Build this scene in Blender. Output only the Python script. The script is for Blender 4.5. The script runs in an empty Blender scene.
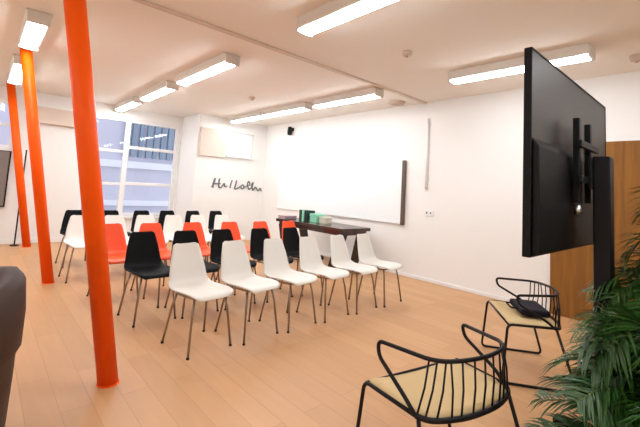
import bpy, bmesh, math, random
from mathutils import Vector, Matrix
random.seed(7)
sc = bpy.context.scene
COL = sc.collection

# ---------------------------------------------------------------- camera
YAW, PIT, ROLL, CAMZ = .733, -.089, .06, 1.35
fw = Vector((math.sin(YAW)*math.cos(PIT), math.cos(YAW)*math.cos(PIT), -math.sin(PIT)))
rt = Vector((math.cos(YAW), -math.sin(YAW), 0)); up = rt.cross(fw)
r2 = rt*math.cos(ROLL)+up*math.sin(ROLL); u2 = -rt*math.sin(ROLL)+up*math.cos(ROLL)
cam_d = bpy.data.cameras.new('camera'); cam = bpy.data.objects.new('camera', cam_d); COL.objects.link(cam)
M4 = Matrix(((r2.x, u2.x, -fw.x, 0), (r2.y, u2.y, -fw.y, 0), (r2.z, u2.z, -fw.z, CAMZ), (0, 0, 0, 1)))
cam.matrix_world = M4
cam_d.sensor_width = 36; cam_d.lens = 374.435/640*36; cam_d.shift_y = -57.78/640
cam_d.clip_start = .05; cam_d.clip_end = 200
sc.camera = cam

# ---------------------------------------------------------------- world, exposure
w = bpy.data.worlds.new('World'); sc.world = w; w.use_nodes = True
bg = w.node_tree.nodes['Background']; bg.inputs[0].default_value = (.78, .84, 1, 1); bg.inputs[1].default_value = .50
sc.view_settings.view_transform = 'Standard'; sc.view_settings.look = 'None'
sc.view_settings.gamma = 1; sc.view_settings.use_curve_mapping = False
sc.view_settings.exposure = 1.52
LAMP = 12.0                                    # radiance of the ceiling fittings

# ---------------------------------------------------------------- materials
def mat(name, col, rough=.5, metal=0, spec=.5, bump=0, bscale=80, var=0, vscale=6):
    m = bpy.data.materials.new(name); m.use_nodes = True
    nt = m.node_tree; b = nt.nodes['Principled BSDF']
    b.inputs['Base Color'].default_value = (*col, 1); b.inputs['Roughness'].default_value = rough
    b.inputs['Metallic'].default_value = metal; b.inputs['Specular IOR Level'].default_value = spec
    tc = nt.nodes.new('ShaderNodeTexCoord')
    if var:
        n = nt.nodes.new('ShaderNodeTexNoise'); n.inputs['Scale'].default_value = vscale; n.inputs['Detail'].default_value = 4
        nt.links.new(tc.outputs['Object'], n.inputs['Vector'])
        r = nt.nodes.new('ShaderNodeMapRange'); r.inputs[3].default_value = 1-var; r.inputs[4].default_value = 1+var
        nt.links.new(n.outputs[0], r.inputs[0])
        h = nt.nodes.new('ShaderNodeVectorMath'); h.operation = 'SCALE'; h.inputs[0].default_value = col
        nt.links.new(r.outputs[0], h.inputs['Scale']); nt.links.new(h.outputs[0], b.inputs['Base Color'])
    if bump:
        n = nt.nodes.new('ShaderNodeTexNoise'); n.inputs['Scale'].default_value = bscale
        nt.links.new(tc.outputs['Object'], n.inputs['Vector'])
        bp = nt.nodes.new('ShaderNodeBump'); bp.inputs['Strength'].default_value = bump; bp.inputs['Distance'].default_value = .01
        nt.links.new(n.outputs[0], bp.inputs['Height']); nt.links.new(bp.outputs[0], b.inputs['Normal'])
    return m
def emit(name, col, s):
    m = bpy.data.materials.new(name); m.use_nodes = True; nt = m.node_tree
    b = nt.nodes['Principled BSDF']; b.inputs['Base Color'].default_value = (.8, .8, .8, 1)
    b.inputs['Emission Color'].default_value = (*col, 1); b.inputs['Emission Strength'].default_value = s
    return m
def wood_floor():
    m = bpy.data.materials.new('oak_boards'); m.use_nodes = True; nt = m.node_tree; b = nt.nodes['Principled BSDF']
    tc = nt.nodes.new('ShaderNodeTexCoord')
    mp = nt.nodes.new('ShaderNodeMapping'); mp.inputs['Rotation'].default_value = (0, 0, math.pi/2)
    br = nt.nodes.new('ShaderNodeTexBrick'); br.offset = .37
    br.inputs['Color1'].default_value = (.53, .285, .128, 1); br.inputs['Color2'].default_value = (.60, .33, .155, 1)
    br.inputs['Mortar'].default_value = (.45, .235, .10, 1)
    br.inputs['Scale'].default_value = 1; br.inputs['Mortar Size'].default_value = .002
    br.inputs['Brick Width'].default_value = 1.3; br.inputs['Row Height'].default_value = .16
    n = nt.nodes.new('ShaderNodeTexNoise'); n.inputs['Scale'].default_value = 3; n.inputs['Detail'].default_value = 5
    mp2 = nt.nodes.new('ShaderNodeMapping'); mp2.inputs['Scale'].default_value = (8, .8, 1)
    mx = nt.nodes.new('ShaderNodeMix'); mx.data_type = 'RGBA'; mx.blend_type = 'MULTIPLY'; mx.inputs[0].default_value = .35
    rp = nt.nodes.new('ShaderNodeMapRange'); rp.inputs[3].default_value = .8; rp.inputs[4].default_value = 1.2
    L = nt.links.new
    L(tc.outputs['Object'], mp.inputs[0]); L(mp.outputs[0], br.inputs['Vector'])
    L(tc.outputs['Object'], mp2.inputs[0]); L(mp2.outputs[0], n.inputs['Vector']); L(n.outputs[0], rp.inputs[0])
    L(br.outputs[0], mx.inputs[6]); L(rp.outputs[0], mx.inputs[7]); L(mx.outputs[2], b.inputs['Base Color'])
    b.inputs['Roughness'].default_value = .42; b.inputs['Specular IOR Level'].default_value = .4
    return m
def wood(name, c1, c2, rough=.45, scale=(1, 14, .7)):
    m = bpy.data.materials.new(name); m.use_nodes = True; nt = m.node_tree; b = nt.nodes['Principled BSDF']
    tc = nt.nodes.new('ShaderNodeTexCoord'); mp = nt.nodes.new('ShaderNodeMapping'); mp.inputs['Scale'].default_value = scale
    n = nt.nodes.new('ShaderNodeTexNoise'); n.inputs['Scale'].default_value = 2.5; n.inputs['Detail'].default_value = 6; n.inputs['Distortion'].default_value = .6
    cr = nt.nodes.new('ShaderNodeValToRGB')
    cr.color_ramp.elements[0].color = (*c1, 1); cr.color_ramp.elements[1].color = (*c2, 1)
    cr.color_ramp.elements[0].position = .3; cr.color_ramp.elements[1].position = .7
    L = nt.links.new
    L(tc.outputs['Object'], mp.inputs[0]); L(mp.outputs[0], n.inputs['Vector']); L(n.outputs[0], cr.inputs[0]); L(cr.outputs[0], b.inputs['Base Color'])
    b.inputs['Roughness'].default_value = rough
    return m
def glass_mat():
    m = bpy.data.materials.new('window_glass'); m.use_nodes = True; nt = m.node_tree
    out = nt.nodes['Material Output']; nt.nodes.remove(nt.nodes['Principled BSDF'])
    t = nt.nodes.new('ShaderNodeBsdfTransparent'); g = nt.nodes.new('ShaderNodeBsdfGlossy'); g.inputs['Roughness'].default_value = .02
    mx = nt.nodes.new('ShaderNodeMixShader'); mx.inputs[0].default_value = .025
    nt.links.new(t.outputs[0], mx.inputs[1]); nt.links.new(g.outputs[0], mx.inputs[2]); nt.links.new(mx.outputs[0], out.inputs[0])
    return m
MAT = dict(
    floor=wood_floor(),
    wall=mat('wall_paint', (.85, .83, .80), .75, bump=.03, bscale=140),
    ceiling=mat('ceiling_paint', (.90, .855, .79), .85, bump=.03, bscale=120),
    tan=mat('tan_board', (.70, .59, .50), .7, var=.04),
    trim=mat('white_gloss_trim', (.85, .85, .84), .4),
    orange=mat('orange_gloss_steel', (.97, .105, .001), .45, var=.02, spec=.2),
    housing=mat('fitting_housing', (.72, .68, .62), .5),
    lamp=emit('lamp_diffuser', (.93, 1, 1.06), LAMP),
    white=mat('white_shell_plastic', (.80, .77, .71), .38, var=.02),
    black=mat('black_shell_plastic', (.003, .003, .0035), .55, spec=.12),
    oshell=mat('orange_shell_plastic', (.93, .085, .010), .42, var=.02),
    chrome=mat('brushed_leg_steel', (.34, .27, .21), .3, metal=1),
    glide=mat('dark_glide', (.03, .03, .03), .6),
    wire=mat('black_powder_coat', (.006, .004, .004), .5, spec=.25),
    seatpad=mat('sand_seat', (.60, .42, .20), .7, bump=.2, bscale=200, var=.06),
    walnut=wood('dark_walnut', (.035, .018, .013), (.075, .04, .028), .2),
    door=wood('amber_door_veneer', (.18, .064, .005), (.28, .11, .006), .7, (1, 9, .6)),
    tvback=mat('slate_back_panel', (.022, .017, .014), .38, spec=.45),
    tvblack=mat('black_tv_plastic', (.003, .003, .0035), .5, spec=.2),
    screen=mat('tv_screen_glass', (.006, .006, .008), .08),
    steel_dark=mat('dark_steel', (.005, .005, .006), .45, spec=.25),
    silver=mat('silver_metal', (.55, .55, .55), .3, metal=1),
    leaf=mat('palm_leaf', (.022, .080, .008), .40, var=.5, vscale=9),
    stem=mat('palm_stem', (.10, .16, .035), .5, var=.2),
    pot=mat('dark_pot', (.045, .022, .016), .5, var=.1),
    soil=mat('soil', (.03, .02, .012), .95, bump=.6, bscale=60),
    leather=mat('brown_leather', (.048, .026, .019), .55, spec=.3, bump=.15, bscale=160, var=.12),
    board=mat('whiteboard_enamel', (.88, .89, .89), .22),
    boardframe=mat('dark_bronze_frame', (.10, .07, .055), .4),
    panelgrey=mat('taupe_screen', (.20, .17, .155), .5),
    ink=mat('charcoal_lettering', (.15, .15, .15), .6),
    mint=mat('mint_card', (.30, .72, .50), .55),
    binder=mat('black_green_card', (.012, .03, .022), .5),
    cream=mat('cream_card', (.66, .63, .50), .6),
    mauve=mat('mauve_card', (.42, .30, .33), .6),
    plastic=mat('cream_plastic', (.55, .43, .34), .5),
    bag=mat('dark_plum_fabric', (.006, .004, .011), .7, spec=.2),
    facade=mat('pale_facade', (.66, .64, .72), .8),
    rib=mat('blue_grey_cladding', (.24, .33, .42), .6),
    band=mat('white_facade_band', (.9, .9, .92), .7),
    ground=mat('street_paving', (.45, .45, .46), .9),
    glass=glass_mat())

# ---------------------------------------------------------------- mesh helpers
class MB:
    def __init__(s): s.v = []; s.f = []
    def grid(s, rows, closed_u=False, closed_v=False):
        o = len(s.v); nr = len(rows); nc = len(rows[0])
        for r in rows: s.v += [tuple(p) for p in r]
        for i in range(nr if closed_v else nr-1):
            for j in range(nc if closed_u else nc-1):
                a = o+i*nc+j; b = o+i*nc+(j+1) % nc; i2 = (i+1) % nr
                s.f.append((a, b, o+i2*nc+(j+1) % nc, o+i2*nc+j))
        return o
    def box(s, a, b):
        (x0, y0, z0), (x1, y1, z1) = a, b; o = len(s.v)
        s.v += [(x, y, z) for z in (z0, z1) for y in (y0, y1) for x in (x0, x1)]
        s.f += [tuple(o+i for i in q) for q in ((0, 2, 3, 1), (4, 5, 7, 6), (0, 1, 5, 4), (1, 3, 7, 5), (3, 2, 6, 7), (2, 0, 4, 6))]
        return s
    def hexa(s, bot, top):
        o = len(s.v); s.v += [tuple(p) for p in bot]+[tuple(p) for p in top]
        s.f += [(o+3, o+2, o+1, o), (o+4, o+5, o+6, o+7)]+[(o+i, o+(i+1) % 4, o+4+(i+1) % 4, o+4+i) for i in range(4)]
        return s
    def tube(s, pts, r, n=8, closed=False, r_end=None):
        pts = [Vector(p) for p in pts]; N = len(pts); rows = []; ref = None
        for i, p in enumerate(pts):
            if closed: d = (pts[(i+1) % N]-pts[i-1])
            else: d = pts[min(i+1, N-1)]-pts[max(i-1, 0)]
            d.normalize()
            if ref is None:
                ref = d.orthogonal().normalized()
            ref = (ref-d*ref.dot(d))
            if ref.length < 1e-5: ref = d.orthogonal()
            ref.normalize(); b = d.cross(ref)
            rr = r if r_end is None else r+(r_end-r)*i/(N-1)
            rows.append([p+(ref*math.cos(2*math.pi*k/n)+b*math.sin(2*math.pi*k/n))*rr for k in range(n)])
        o = s.grid(rows, closed_u=True, closed_v=closed)
        if not closed:
            s.f.append(tuple(o+k for k in range(n))[::-1]); s.f.append(tuple(o+(N-1)*n+k for k in range(n)))
        return s
    def lathe(s, prof, c=(0, 0, 0), n=24, cap=True):
        rows = [[(c[0]+r*math.cos(2*math.pi*k/n), c[1]+r*math.sin(2*math.pi*k/n), c[2]+z) for k in range(n)] for r, z in prof]
        o = s.grid(rows, closed_u=True)
        if cap:
            s.f.append(tuple(o+k for k in range(n))[::-1]); m = o+(len(prof)-1)*n; s.f.append(tuple(m+k for k in range(n)))
        return s
    def build(s, name, m, parent=None, smooth=False, bevel=0, solid=0, sub=0):
        me = bpy.data.meshes.new(name); me.from_pydata(s.v, [], s.f); me.validate()
        bm = bmesh.new(); bm.from_mesh(me); bmesh.ops.recalc_face_normals(bm, faces=bm.faces); bm.to_mesh(me); bm.free()
        me.materials.append(MAT[m] if isinstance(m, str) else m)
        o = bpy.data.objects.new(name, me); COL.objects.link(o)
        if parent: o.parent = parent
        if smooth:
            for p in me.polygons: p.use_smooth = True
        if solid:
            md = o.modifiers.new('solid', 'SOLIDIFY'); md.thickness = solid; md.offset = 0
        if bevel:
            md = o.modifiers.new('bevel', 'BEVEL'); md.width = bevel; md.segments = 2; md.limit_method = 'ANGLE'
        if sub:
            md = o.modifiers.new('sub', 'SUBSURF'); md.levels = sub; md.render_levels = sub
        return o
def box(a, b): return MB().box(a, b)
def crv(pts, n=6, closed=False):
    P = [Vector(p) for p in pts]; N = len(P); out = []
    for i in range(N if closed else N-1):
        g = (lambda k: P[k % N]) if closed else (lambda k: P[min(max(k, 0), N-1)])
        p0, p1, p2, p3 = g(i-1), g(i), g(i+1), g(i+2)
        for k in range(n):
            t = k/n
            out.append(.5*((2*p1)+(p2-p0)*t+(2*p0-5*p1+4*p2-p3)*t*t+(3*p1-p0-3*p2+p3)*t**3))
    if not closed: out.append(P[-1])
    return out
def rounded(pts, r=.03, n=4, closed=False):
    P = [Vector(p) for p in pts]; N = len(P); out = []
    for i in range(N):
        if not closed and i in (0, N-1): out.append(P[i]); continue
        a, b, c = P[i-1], P[i], P[(i+1) % N]
        rr = min(r, (a-b).length*.45, (c-b).length*.45)
        s = b+(a-b).normalized()*rr; e = b+(c-b).normalized()*rr
        for k in range(n+1):
            t = k/n; out.append(s*(1-t)**2+b*2*t*(1-t)+e*t*t)
    return out
def tag(o, label, cat, group=None):
    o['label'] = label; o['category'] = cat
    if group: o['group'] = group
    return o
def thing(name, label, cat, loc=(0, 0, 0), rz=0, group=None):
    o = bpy.data.objects.new(name, None); COL.objects.link(o); o.empty_display_size = .1
    o.location = loc; o.rotation_euler = (0, 0, rz); return tag(o, label, cat, group)
def struct(o): o['kind'] = 'structure'; return o
def dup(root, loc, rz, label, name=None):
    r = root.copy(); COL.objects.link(r); r.location = loc; r.rotation_euler = (0, 0, rz); r['label'] = label
    for ch in root.children:
        c = ch.copy(); COL.objects.link(c); c.parent = r
        for g in ch.children:
            d = g.copy(); COL.objects.link(d); d.parent = c
    return r

# ---------------------------------------------------------------- the room
CEIL, XR, YB, XL, YF, YBAY, XBAY = 2.9, 5.4, 9.04, -3.2, -3.5, 8.1, 3.56
struct(box((XL-.2, YF-.2, -.2), (XR+.2, YB+.2, 0)).build('floor', 'floor'))
struct(box((XL-.2, YF-.2, CEIL), (XR+.2, YB+.2, CEIL+.2)).build('ceiling', 'ceiling'))
WX0, WX1, WZ0, WZ1 = 1.55, 3.50, .50, 2.66     # big window opening
GX0, GX1 = -.9, .42                            # far-left window opening
GZ0, GZ1 = 1.75, 2.66
b = MB()
b.box((XL-.2, YB, 0), (GX0, YB+.2, CEIL)); b.box((GX0, YB, 0), (GX1, YB+.2, GZ0)); b.box((GX0, YB, GZ1), (GX1, YB+.2, CEIL))
b.box((GX1, YB, 0), (WX0, YB+.2, CEIL)); b.box((WX0, YB, 0), (WX1, YB+.2, WZ0)); b.box((WX0, YB, WZ1), (WX1, YB+.2, CEIL))
b.box((WX1, YB, 0), (XBAY, YB+.2, CEIL)); b.box((XBAY, YBAY, 0), (XR, YB+.2, 2.02)); b.box((XBAY, YBAY, 2.02), (4.30, YB+.2, CEIL))
b.box((4.30, YBAY, 2.60), (XR, YB+.2, CEIL)); b.box((5.0, YBAY, 2.02), (XR, YB+.2, 2.60))
struct(b.build('wall_back', 'wall'))
struct(box((XR, YF-.2, 0), (XR+.2, YB+.2, CEIL)).build('wall_right', 'wall'))
struct(box((XL-.2, YF-.2, 0), (XL, YB, CEIL)).build('wall_left', 'wall'))
struct(box((XL, YF-.2, 0), (XR, YF, CEIL)).build('wall_front', 'wall'))
struct(MB().box((XR-.015, 1.62, 0), (XR, YBAY, .05)).build('baseboard_right', 'trim', bevel=.004))
struct(MB().box((XL, YB-.015, 0), (XBAY, YB, .09)).build('baseboard_back', 'trim', bevel=.004))
struct(box((XL, 3.40, CEIL-.022), (XR, 3.465, CEIL)).build('trim_1', 'tan', bevel=.004))       # shallow ceiling rib, its darker tan paints in a shadow line
struct(box((.70, YB-.10, 2.30), (1.38, YB, 2.62)).build('trim_2', 'tan', bevel=.006))             # tan boxing by the windows
struct(box((3.60, YBAY-.05, 1.95), (4.24, YBAY, 2.60)).build('trim_3', 'tan', bevel=.006))

def window(name, x0, x1, z0, z1, y, mull, bars, fr=.07):
    f = MB(); d0, d1 = y+.03, y+.11
    f.box((x0, d0, z0), (x0+fr, d1, z1)); f.box((x1-fr, d0, z0), (x1, d1, z1))
    f.box((x0+fr, d0, z1-fr), (x1-fr, d1, z1)); f.box((x0+fr, d0, z0), (x1-fr, d1, z0+fr))
    for mx in mull: f.box((mx-.05, d0-.005, z0+fr), (mx+.05, d1+.005, z1-fr))
    for (a, bb, z, h) in bars: f.box((a, d0+.01, z-h), (bb, d1-.01, z+h))
    o = struct(f.build(name, 'trim', bevel=.004))
    box((x0+fr*.5, y+.066, z0+fr*.5), (x1-fr*.5, y+.074, z1-fr*.5)).build('pane', 'glass', o)
    box((x0-.03, y-.07, z0-.04), (x1+.03, y+.11, z0)).build('window_sill', 'trim', o, bevel=.006)
    return o
MX = 2.36
window('window_1', WX0, WX1, WZ0, WZ1, YB, [MX], [(WX0, MX, 1.92, .03), (MX, WX1, 2.03, .035), (WX0, MX, 1.20, .03), (MX, WX1, 1.22, .035)])
w2 = window('window_2', 4.30, 5.0, 2.02, 2.60, YBAY, [], [])
box((4.34, YBAY+.012, 2.05), (4.96, YBAY+.02, 2.58)).build('bright_window_sheet', 'trim', w2)  # white sheet added so the small high window reads bright
window('window_3', GX0, GX1, GZ0, GZ1, YB, [], [(GX0, GX1, 2.2, .025)])
# glazed recess behind the small high window renders dim, so the added white sheet covers it
# amber door on the right
d = struct(box((XR-.045, -.60, 0), (XR, 1.56, 2.10)).build('door_1', 'door', bevel=.004))
box((XR-.052, .475, .01), (XR-.044, .485, 2.09)).build('leaf_joint', 'glide', d)
for yy in (.36, .60):
    MB().tube(rounded([(XR-.045, yy, .95), (XR-.10, yy, .95), (XR-.10, yy, 1.25), (XR-.045, yy, 1.25)], .02), .011).build('door_handle', 'silver', d, smooth=True)

# ---------------------------------------------------------------- outside the windows
bd = thing('building', 'pale neighbouring building with blue grey ribbed cladding seen through the windows', 'building', (0, 15.5, -3))
box((-12, 0, 0), (16, 3, 7.2)).build('facade', 'facade', bd)
r = MB()
for i in range(24):
    x = 3.9+i*.27
    r.box((x, -.16, 5.15), (x+.13, 0, 7.2))
r.build('cladding', 'rib', bd)
MB().box((-12, -.12, 4.72), (16, 0, 4.98)).box((-12, -.12, 3.3), (16, 0, 3.5)).build('band', 'band', bd)
struct(box((-30, YB+.3, -3.2), (40, 40, -3)).build('trim_4', 'ground'))

# ---------------------------------------------------------------- raked orange columns
for (cx, cy), lab in (((.767, 2.797), 'thick orange steel column leaning in the foreground, in front of the chairs'),
                      ((.767, 5.73), 'orange steel column at the middle of the leaning line of three'),
                      ((.767, 8.60), 'orange steel column farthest back, standing near the window wall')):
    t = thing('column', lab, 'column', (cx, cy, 0), 0, 'leaning orange columns')
    k = (CEIL+.02)/2.561
    MB().tube([(0, 0, 0), (-.469*k, -.098*k, CEIL+.02)], .061, 28).build('shaft', 'orange', t, smooth=True)
    MB().lathe([(.068, 0), (.068, .005), (.062, .008)], (0, 0, 0), 28).build('base_ring', 'orange', t, smooth=False)

# ---------------------------------------------------------------- ceiling light fittings
def fitting(x, y, ln, label):
    t = thing('ceiling_light', label, 'ceiling light', (x, y, CEIL), 0, 'long ceiling lights')
    h = ln/2
    MB().hexa([(-.09, -h, -.10), (.09, -h, -.10), (.09, h, -.10), (-.09, h, -.10)], [(-.105, -h, 0), (.105, -h, 0), (.105, h, 0), (-.105, h, 0)]).build('housing', 'housing', t, bevel=.006)
    n = 8
    rows = [[(.066*math.copysign(abs(math.cos(math.pi*k/n))**.6, math.cos(math.pi*k/n)), yy, -.10-.032*math.sin(math.pi*k/n)**.6) for k in range(n+1)] for yy in (-h+.02, h-.02)]
    m = MB(); o = m.grid(rows); m.f += [tuple(o+k for k in range(n+1)), tuple(o+n+1+k for k in range(n+1))[::-1], (o, o+n, o+2*n+1, o+n+1)]
    m.build('diffuser', 'lamp', t, smooth=False)
    for s in (-1, 1): box((-.092, s*h-.012, -.128), (.092, s*h+.012, -.005)).build('end_cap', 'housing', t, bevel=.004)
for x, y, ln, lab in (
    (.27, 4.98, 1.02, 'long ceiling light nearest the top left corner, seen end-on ahead of the middle column'),
    (.27, 7.15, 1.5, 'long ceiling light at the left edge, between the middle and the farthest column'),
    (2.10, 1.90, 1.5, 'long ceiling light cut by the top edge, above the middle of the room'),
    (2.10, 4.75, 1.5, 'long ceiling light in the centre row, first one past the ceiling rib'),
    (2.10, 6.55, 1.3, 'long ceiling light in the centre row, second one before the big window'),
    (2.10, 8.25, 1.3, 'long ceiling light in the centre row, closest to the big window'),
    (4.28, 1.62, 1.45, 'long ceiling light half hidden behind the television'),
    (4.28, 4.22, 1.4, 'long ceiling light above the dark table, nearest in its row past the rib'),
    (4.28, 5.85, 1.4, 'long ceiling light in the wall-side row, middle one of three past the rib'),
    (4.28, 7.22, 1.25, 'long ceiling light in the wall-side row, closest to the small high window'),
    (2.10, -.9, 1.5, 'added unseen long ceiling light behind the viewpoint, centre row'),  # from here on unseen fittings, added to brighten the room
    (4.28, -1.1, 1.5, 'added unseen long ceiling light behind the viewpoint, wall-side row'),
    (-1.6, -.9, 1.5, 'added unseen long ceiling light behind the viewpoint, far left row'),  # extra fill, added to lift the near column and foreground
    (.27, -.9, 1.5, 'added unseen long ceiling light behind the viewpoint, left row'),
    (-1.6, 4.88, 1.5, 'added unseen long ceiling light far left beyond the columns, middle one'),
    (-1.6, 7.15, 1.5, 'added unseen long ceiling light far left beyond the columns, near the windows'),
    (-1.6, 1.70, 1.5, 'added unseen long ceiling light far left beyond the columns, near the viewpoint')):
    fitting(x, y, ln, lab)

# ---------------------------------------------------------------- things on ceiling and walls
def disc(name, x, y, r, h, m, label, cat):
    t = thing(name, label, cat, (x, y, CEIL))
    MB().lathe([(r*.5, -h), (r*.85, -h*.85), (r, -h*.35), (r, 0)], n=24).build('cover', m, t, smooth=True)
    MB().lathe([(r*.22, -h*1.25), (r*.3, -h*1.2), (r*.3, -h*.9)], n=16).build('sensor_cap', m, t, smooth=True)
disc('smoke_detector', 3.32, 2.36, .055, .05, 'plastic', 'round smoke detector on the bare ceiling between the light rows', 'smoke detector')
disc('smoke_detector', 3.42, 5.69, .055, .05, 'plastic', 'small round smoke detector on the ceiling farther back, above the chairs', 'smoke detector')
disc('ceiling_speaker', 5.10, 3.80, .14, .05, 'plastic', 'wide round ceiling speaker close to the right wall', 'speaker')
disc('smoke_detector', 4.83, .63, .06, .06, 'plastic', 'round smoke detector at the right edge, beyond the television', 'smoke detector')
t = thing('wall_spotlight', 'small black spotlight high on the right wall above the whiteboard', 'spotlight', (XR, 7.02, 2.66))
box((-.03, -.05, .02), (0, .05, .10)).build('bracket', 'steel_dark', t, bevel=.005)
MB().lathe([(.05, -.12), (.06, -.05), (.05, .06), (.03, .08)], (-.085, 0, .04), 16).build('lamp_head', 'steel_dark', t, smooth=True)

t = thing('whiteboard', 'large white projection board on the right wall with a dark right edge', 'whiteboard', (XR, 5.6, 1.38))
box((-.025, -1.78, -.52), (0, 1.78, .52)).build('panel', 'board', t, bevel=.003)
box((-.05, -1.84, -.55), (0, -1.78, .55)).build('edge_post', 'boardframe', t, bevel=.004)
MB().box((-.032, -1.78, .52), (0, 1.80, .54)).box((-.032, -1.78, -.54), (0, 1.80, -.52)).box((-.032, 1.78, -.52), (0, 1.80, .52)).build('frame', 'trim', t)
t = thing('cable_conduit', 'thin white vertical cable conduit on the right wall', 'conduit', (XR, 3.36, 0))
MB().tube([(-.02, 0, 1.45), (-.02, 0, 2.62)], .02, 12).build('pipe', 'trim', t, smooth=True)
for z in (1.6, 2.05, 2.5): box((-.03, -.03, z), (0, .03, z+.02)).build('clip', 'trim', t)
t = thing('wall_socket', 'small white double socket on the right wall below the conduit', 'socket', (XR, 3.30, 1.03))
box((-.012, -.075, 0), (0, .075, .09)).build('plate', 'trim', t, bevel=.004)
for s in (-.036, .036): box((-.014, s-.012, .03), (-.011, s+.012, .06)).build('outlet', 'glide', t)

t = thing('wall_screen', 'dark taupe flat screen on the far wall at the left edge', 'screen', (.05, YB, 1.2))
box((-.33, -.05, -.50), (.33, 0, .50)).build('panel', 'panelgrey', t, bevel=.006)
MB().box((-.35, -.055, .50), (.35, 0, .52)).box((-.35, -.055, -.52), (.35, 0, -.50)).box((-.35, -.055, -.5), (-.33, 0, .5)).box((.33, -.055, -.5), (.35, 0, .5)).build('frame', 'tvblack', t)
t = thing('floor_stand', 'thin black upright stand on the floor by the far wall', 'stand', (.60, 8.80, 0))
MB().tube([(0, 0, .01), (0, 0, 1.75)], .012, 10).build('pole', 'wire', t, smooth=True)
MB().lathe([(.07, 0), (.07, .012), (.02, .025)], n=24).build('base', 'wire', t)

# handwriting on the back wall
def strokes():
    m = MB(); y = YBAY-.006
    S = [[(3.99, 1.25), (4.03, 1.33), (4.06, 1.46), (4.03, 1.38), (4.02, 1.24)],
         [(4.00, 1.33), (4.09, 1.335), (4.20, 1.34)],
         [(4.17, 1.46), (4.16, 1.36), (4.17, 1.26), (4.22, 1.25), (4.27, 1.31)],
         [(4.27, 1.31), (4.30, 1.35), (4.32, 1.28), (4.38, 1.29)],
         [(4.50, 1.44), (4.47, 1.33), (4.46, 1.25)],
         [(4.62, 1.44), (4.60, 1.32), (4.58, 1.24), (4.66, 1.25), (4.74, 1.30)],
         [(4.74, 1.30), (4.80, 1.34), (4.84, 1.28), (4.78, 1.25), (4.74, 1.30)],
         [(4.84, 1.28), (4.92, 1.32), (5.00, 1.36), (4.96, 1.44), (4.93, 1.36), (4.98, 1.24)],
         [(4.98, 1.24), (5.06, 1.30), (5.09, 1.42), (5.05, 1.34), (5.10, 1.22)],
         [(5.10, 1.22), (5.17, 1.30), (5.21, 1.25), (5.26, 1.22), (5.31, 1.28), (5.35, 1.21)]]
    for s in S: m.tube(crv([(x, y, z) for x, z in s], 5), .018, 6)
    return m
tag(strokes().build('wall_lettering', 'ink', smooth=True), 'charcoal handwritten lettering across the white far wall beside the windows', 'lettering')

# ---------------------------------------------------------------- shell chairs
def shell_mb():
    P = [(-.222, .418, .140, 0), (-.212, .438, .170, .004), (-.18, .449, .190, .008), (-.10, .448, .200, .014), (0, .440, .202, .018),
         (.10, .432, .200, .022), (.17, .438, .196, .026), (.215, .464, .188, .028), (.240, .515, .176, .030), (.258, .575, .168, .030),
         (.276, .640, .156, .027), (.293, .705, .141, .023), (.305, .755, .128, .019), (.312, .778, .116, .015), (.315, .788, .088, .013)]
    C = crv([(p[0], p[1], p[2]) for p in P], 3); K = crv([(p[3], 0, 0) for p in P], 3)
    rows = []
    for i, c in enumerate(C):
        a = C[max(i-1, 0)]; bb = C[min(i+1, len(C)-1)]
        ty, tz = bb.x-a.x, bb.y-a.y; l = math.hypot(ty, tz); ny, nz = -tz/l, ty/l      # normal towards the sitter
        rows.append([(c.z*u, c.x+ny*K[i].x*(u*u), c.y+nz*K[i].x*(u*u)) for u in [-1+2*j/12 for j in range(13)]])
    m = MB(); m.grid(rows); return m
LEGS = [('front', -1), ('front', 1), ('rear', -1), ('rear', 1)]
def make_chair(m, label, cat, group):
    t = thing('shell_chair', label, cat, (0, 0, 0), 0, group)
    shell_mb().build('shell', m, t, smooth=True, solid=.011)
    fr = MB()
    fr.tube(rounded([(-.14, -.15, .420), (.14, -.15, .420), (.15, .13, .412), (-.15, .13, .412)], .04, closed=True), .009, 8, closed=True)
    fr.build('seat_frame', 'chrome', t, smooth=True)
    for e, s in LEGS:
        if e == 'front': p = [(s*.14, -.14, .422), (s*.163, -.165, .30), (s*.195, -.205, .006)]
        else: p = [(s*.145, .125, .414), (s*.165, .15, .30), (s*.195, .20, .006)]
        lg = MB().tube(p, .0095, 10).build('leg', 'chrome', t, smooth=True)
        x, y, z = p[-1]
        MB().lathe([(.012, 0), (.0125, .012), (.010, .016)], (x, y, 0), 10).build('glide', 'glide', lg)
    return t
ORD = ['leftmost', 'second from the left', 'third from the left', 'fourth from the left', 'fifth from the left', 'sixth from the left']
def row(m, colour, xs, y, where, group, jit=.012, turn=.07):
    first = None
    for i, x in enumerate(xs):
        lab = f'{colour} shell chair on thin legs, {ORD[i]} {where}'
        rz = turn+random.uniform(-.03, .03); yy = y+random.uniform(-jit, jit)
        if first is None:
            first = make_chair(m, lab, 'chair', group); first.location = (x, yy, 0); first.rotation_euler.z = rz
        else: dup(first, (x, yy, 0), rz, lab)
row('white', 'white', [1.485+.481*k for k in range(6)], 3.06, 'in the front row', 'white chairs of the front row', turn=.13)
row('black', 'black', [1.36, 1.81, 2.28, 2.81, 3.32], 3.91, 'in the second row', 'black chairs of the second row')
row('oshell', 'orange', [1.25, 1.70, 2.26, 2.82, 3.36, 3.91], 4.73, 'in the third row', 'orange chairs of the third row')
row('white', 'white', [1.12, 1.55, 1.98, 2.41, 2.84, 3.27], 5.83, 'in the fourth row', 'white chairs of the fourth row')
row('black', 'black', [1.20, 1.70, 2.20, 2.64, 3.12, 3.60], 6.72, 'in the rearmost row', 'black chairs of the rearmost row')

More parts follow.
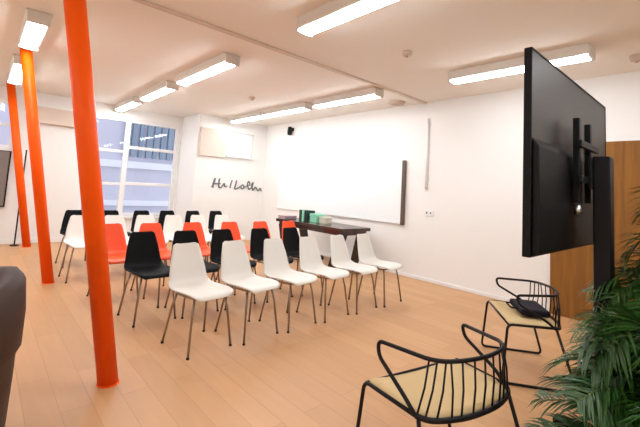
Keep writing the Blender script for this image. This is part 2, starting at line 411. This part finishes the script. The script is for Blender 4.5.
# ---------------------------------------------------------------- dark table and what stands on it
t = thing('table', 'long dark walnut trestle table along the right wall behind the chairs', 'table', (4.70, 5.10, 0))
box((-.35, -.90, .685), (.35, .90, .74)).build('tabletop', 'walnut', t, bevel=.006)
MB().box((-.31, -.84, .62), (-.28, .84, .70)).box((.28, -.84, .62), (.31, .84, .70)).box((-.28, -.84, .62), (.28, -.81, .70)).box((-.28, .81, .62), (.28, .84, .70)).build('apron', 'walnut', t)
for sy in (-1, 1):
    for sx in (-1, 1):
        x0, y0 = sx*.24, sy*.80; x1, y1 = sx*.27, sy*.60
        a, c = .065, .05
        MB().hexa([(x1-c, y1-c, 0), (x1+c, y1-c, 0), (x1+c, y1+c, 0), (x1-c, y1+c, 0)], [(x0-a, y0-a, .63), (x0+a, y0-a, .63), (x0+a, y0+a, .63), (x0-a, y0+a, .63)]).build('leg', 'walnut', t, bevel=.005)
    box((-.29, sy*.66-.03, .12), (.29, sy*.66+.03, .18)).build('stretcher', 'walnut', t, bevel=.004)
def binder(x, y, m, label):
    t = thing('binder', label, 'binder', (x, y, .74), 0, 'files on the dark table')
    box((-.10, -.028, 0), (.10, -.022, .20)).build('cover', m, t); box((-.10, .022, 0), (.10, .028, .20)).build('cover', m, t)
    box((-.106, -.028, 0), (-.10, .028, .20)).build('spine', m, t)
    box((-.099, -.0215, .006), (.09, .0215, .19)).build('paper', 'cream', t)
binder(4.66, 5.52, 'binder', 'black-green upright binder at the left end of the files on the table')
binder(4.66, 5.44, 'mint', 'mint green upright binder between two dark binders on the table')
binder(4.66, 5.36, 'binder', 'black-green upright binder next to the mint box on the table')
def carton(x, y, s, m, label):
    t = thing('box', label, 'box', (x, y, .74))
    a, bb, h = s
    box((-a/2, -bb/2, 0), (a/2, bb/2, h)).build('body', m, t, bevel=.006)
    box((-a/2-.005, -bb/2-.005, h*.72), (a/2+.005, bb/2+.005, h+.004)).build('lid', m, t, bevel=.005)
carton(4.70, 5.20, (.2, .18, .15), 'mint', 'small mint green lidded box beside the binders on the table')
carton(4.72, 4.99, (.16, .16, .11), 'cream', 'small cream box at the right of the mint box on the table')
carton(4.52, 5.86, (.28, .22, .06), 'mauve', 'flat mauve box at the far end of the dark table')

# ---------------------------------------------------------------- wire armchairs
def make_armchair(label):
    t = thing('wire_armchair', label, 'armchair', (0, 0, 0), 0, 'black wire armchairs')
    S, W = .42, .31
    # origin at the middle of the seat's rear edge, sitter faces +y
    top = crv([(-.30, .235, .640), (-.28, .12, .648), (-.255, .0, .650), (-.18, -.075, .652), (0, -.11, .655), (.18, -.075, .652), (.255, .0, .650), (.28, .12, .648), (.30, .235, .640)], 6)
    loopL = rounded([(-.255, .0, .650), (-.305, .255, .638), (-.31, .24, .575), (-.315, .05, .475), (-.31, -.005, .43)], .045, 5)
    loopR = [Vector((-p.x, p.y, p.z)) for p in loopL]
    body = [Vector(p) for p in top if abs(p.x) <= .256 and p.y < .02]
    MB().tube(loopL[::-1]+[p for p in body[1:-1]]+loopR, .0095, 10).build('arm_rail', 'wire', t, smooth=True)
    low = crv([(-.31, -.005, .43), (-.26, -.055, .422), (-.13, -.095, .42), (0, -.105, .42), (.13, -.095, .42), (.26, -.055, .422), (.31, -.005, .43)], 6)
    MB().tube(low, .012, 10).build('back_rail', 'wire', t, smooth=True)
    n = 13
    for i in range(n):
        u = (i+.5)/n; a = low[int(round(u*(len(low)-1)))]; bb = body[int(round(u*(len(body)-1)))]
        MB().tube([a, (a+bb)/2+Vector((0, -.008, 0)), bb], .0048, 6).build('back_rod', 'wire', t, smooth=True)
    for s in (-1, 1):
        MB().tube(rounded([(s*.31, -.005, .43), (s*.325, .32, .425), (s*.345, .36, .012), (s*.345, -.14, .012), (s*.305, -.02, .42)], .04, 5), .0095, 10).build('side_frame', 'wire', t, smooth=True)
    MB().tube([(-.322, .31, .42), (.322, .31, .42)], .0085, 8).build('front_bar', 'wire', t, smooth=True)
    m = MB(); rows = []
    for j in range(9):
        v = j/8; y = -.075+v*.385; hw = (.25+.055*min(1, v*4))
        rows.append([(hw*u, y+(0.02*u*u if v < .3 else 0), .425-.014*(1-u*u)) for u in [-1+k/5 for k in range(11)]])
    m.grid(rows); m.build('seat', 'seatpad', t, smooth=True, solid=.018)
    return t
a1 = make_armchair('black wire armchair with a sand seat, nearest the viewer, seen from behind')
a1.location = (1.76, .867, 0); a1.rotation_euler.z = math.radians(-11.5)
a2 = dup(a1, (3.50, 1.10, 0), math.radians(36), 'black wire armchair with a sand seat standing beyond the nearest one, under the television')
t = thing('bag', 'dark plum flat bag lying on the seat of the farther wire armchair', 'bag', (3.52, 1.18, .442), math.radians(36))
box((-.17, -.11, 0), (.17, .11, .05)).build('pouch', 'bag', t, bevel=.018)
MB().tube(rounded([(-.08, .10, .03), (-.08, .16, .03), (.08, .16, .03), (.08, .10, .03)], .03), .007).build('handle', 'bag', t, smooth=True)

# ---------------------------------------------------------------- television on its stand
t = thing('television', 'large flat television seen from behind, its back slate above and black below', 'television', (2.51, .60, 1.58))
box((-.72, 0, -.465), (.72, .022, .465)).build('back_panel', 'tvback', t, bevel=.006)
MB().hexa([(-.71, -.035, -.455), (.71, -.035, -.455), (.71, -.001, -.46), (-.71, -.001, -.46)], [(-.71, -.03, .02), (.71, -.03, .02), (.71, -.001, .06), (-.71, -.001, .06)]).build('rear_housing', 'tvblack', t, bevel=.008)
box((-.705, .023, -.45), (.705, .026, .45)).build('screen', 'screen', t)
MB().box((-.725, -.004, -.47), (-.715, .03, .47)).box((.715, -.004, -.47), (.725, .03, .47)).box((-.715, -.004, .46), (.715, .03, .47)).box((-.715, -.004, -.47), (.715, .03, -.46)).build('bezel', 'tvblack', t, bevel=.003)
t = thing('television_stand', 'black upright television stand with a bracket, behind the palms', 'stand', (2.44, .465, 0))
box((-.048, -.04, .05), (.048, .035, 1.61)).build('post', 'steel_dark', t, bevel=.008)
MB().box((-.30, -.05, .03), (.30, .05, .08)).box((-.32, -.16, .03), (-.24, .30, .08)).box((.24, -.16, .03), (.32, .30, .08)).build('base', 'steel_dark', t, bevel=.008)
for sx in (-.28, .28):
    for yy in (-.12, .26): MB().lathe([(.03, 0), (.035, .01), (.035, .025), (.03, .03)], (sx, yy, 0), 14).build('caster', 'glide', t)
for x in (-.16, .06): box((x-.018, .062, 1.36), (x+.018, .092, 1.80)).build('bracket_rail', 'steel_dark', t, bevel=.004)
for z in (1.48, 1.66): box((-.22, .042, z-.018), (.14, .062, z+.018)).build('cross_bar', 'steel_dark', t, bevel=.004)
box((-.09, .03, 1.44), (.09, .045, 1.60)).build('mount_plate', 'steel_dark', t, bevel=.003)
MB().lathe([(.012, 0), (.02, .02), (.012, .05)], (-.16, .075, 1.30), 12).build('lock_knob', 'silver', t, smooth=True)

# ---------------------------------------------------------------- palms
def palm(label, x, y, h, nf, spread, seed, pr=.15, ph=.28):
    rnd = random.Random(seed)
    t = thing('potted_palm', label, 'plant', (x, y, 0))
    MB().lathe([(pr*.72, 0), (pr*.78, .01), (pr, ph), (pr*1.02, ph), (pr*.93, ph-.01), (pr*.9, ph-.05)], n=28).build('pot', 'pot', t, smooth=True)
    MB().lathe([(pr*.905, ph-.07), (pr*.905, ph-.045), (pr*.4, ph-.035)], n=24).build('soil', 'soil', t)
    st = MB(); lf = MB()
    for i in range(nf):
        az = i*2.39996+rnd.uniform(-.3, .3); k = rnd.random()
        rise = h*(.5+.6*k)-ph; out = spread*(1.15-.75*k)*rnd.uniform(.75, 1.2)
        r0 = rnd.uniform(.0, pr*.55)
        d = Vector((math.cos(az), math.sin(az), 0)); base = d*r0+Vector((0, 0, ph-.05))
        p1 = base+Vector((0, 0, rise*.5))+d*out*.12; p2 = base+Vector((0, 0, rise*.98))+d*out*.5
        p3 = base+Vector((0, 0, rise*(.80+.1*k)))+d*out
        P = crv([base, p1, p2, p3], 7); st.tube(P, .006, 5, r_end=.0015)
        n = len(P); side = Vector((-d.y, d.x, 0))
        for j in range(6, 2*n-2):
            u = j/(2*n-2); q = u*(n-1); a = int(q); c = P[a].lerp(P[min(a+1, n-1)], q-a)
            tan = (P[min(a+1, n-1)]-P[max(a-1, 0)]).normalized()
            L = .22*math.sin(math.pi*min(1, .22+.78*u))**.7*rnd.uniform(.8, 1.15)*(h/1.0)**.3+.04
            for s in (-1, 1):
                dr = (side*s*.8+tan*.62+Vector((0, 0, .25+rnd.uniform(-.25, .25)))).normalized()
                wv = dr.cross(tan).cross(dr).normalized()*.0065
                up_ = Vector((0, 0, 1))
                rows = []
                for m_, wd in ((0, .35), (.3, 1), (.65, .8), (1, .05)):
                    cc = c+dr*L*m_-up_*(.45*L*m_*m_)
                    rows.append([cc-wv*wd+up_*.003*wd, cc, cc+wv*wd+up_*.003*wd])
                lf.grid(rows)
    st.build('stems', 'stem', t, smooth=True); lf.build('fronds', 'leaf', t, smooth=True)
palm('bushy green palm in the bottom right corner, nearest the viewer', 2.09, .20, .86, 70, .37, 3)
palm('taller dark green palm at the right edge behind the nearer one', 2.66, .07, 1.40, 66, .46, 11, .17, .32)

# ---------------------------------------------------------------- brown tub armchair at the left edge
t = thing('tub_armchair', 'dark brown leather tub armchair cut by the left edge', 'armchair', (-.19, 2.58, 0), math.radians(100))
rows = []
for i in range(25):
    a = math.radians(-130+260*i/24); top = .83-.12*abs(i-12)/12
    prof = [(.425, .06), (.43, .30), (.43, .42), (.45, .46), (.45, .62), (.435, top-.04), (.40, top), (.35, top), (.325, top-.03), (.31, .55), (.30, .30), (.29, .06)]
    rows.append([(r*math.cos(a-math.pi/2), r*math.sin(a-math.pi/2), z) for r, z in prof])
m = MB(); o = m.grid(rows, closed_u=True); nc = 12
m.f += [tuple(o+k for k in range(nc)), tuple(o+24*nc+k for k in range(nc))[::-1]]
m.build('tub_back', 'leather', t, smooth=True)
MB().lathe([(.10, .12), (.285, .12), (.295, .30), (.295, .40), (.26, .44), (.10, .45)], n=28).build('seat_cushion', 'leather', t, smooth=True)
for k in range(4):
    a = math.radians(45+90*k); MB().tube([(.24*math.cos(a), .24*math.sin(a), .14), (.25*math.cos(a), .25*math.sin(a), 0)], .02, 12, r_end=.013).build('leg', 'wire', t, smooth=True)
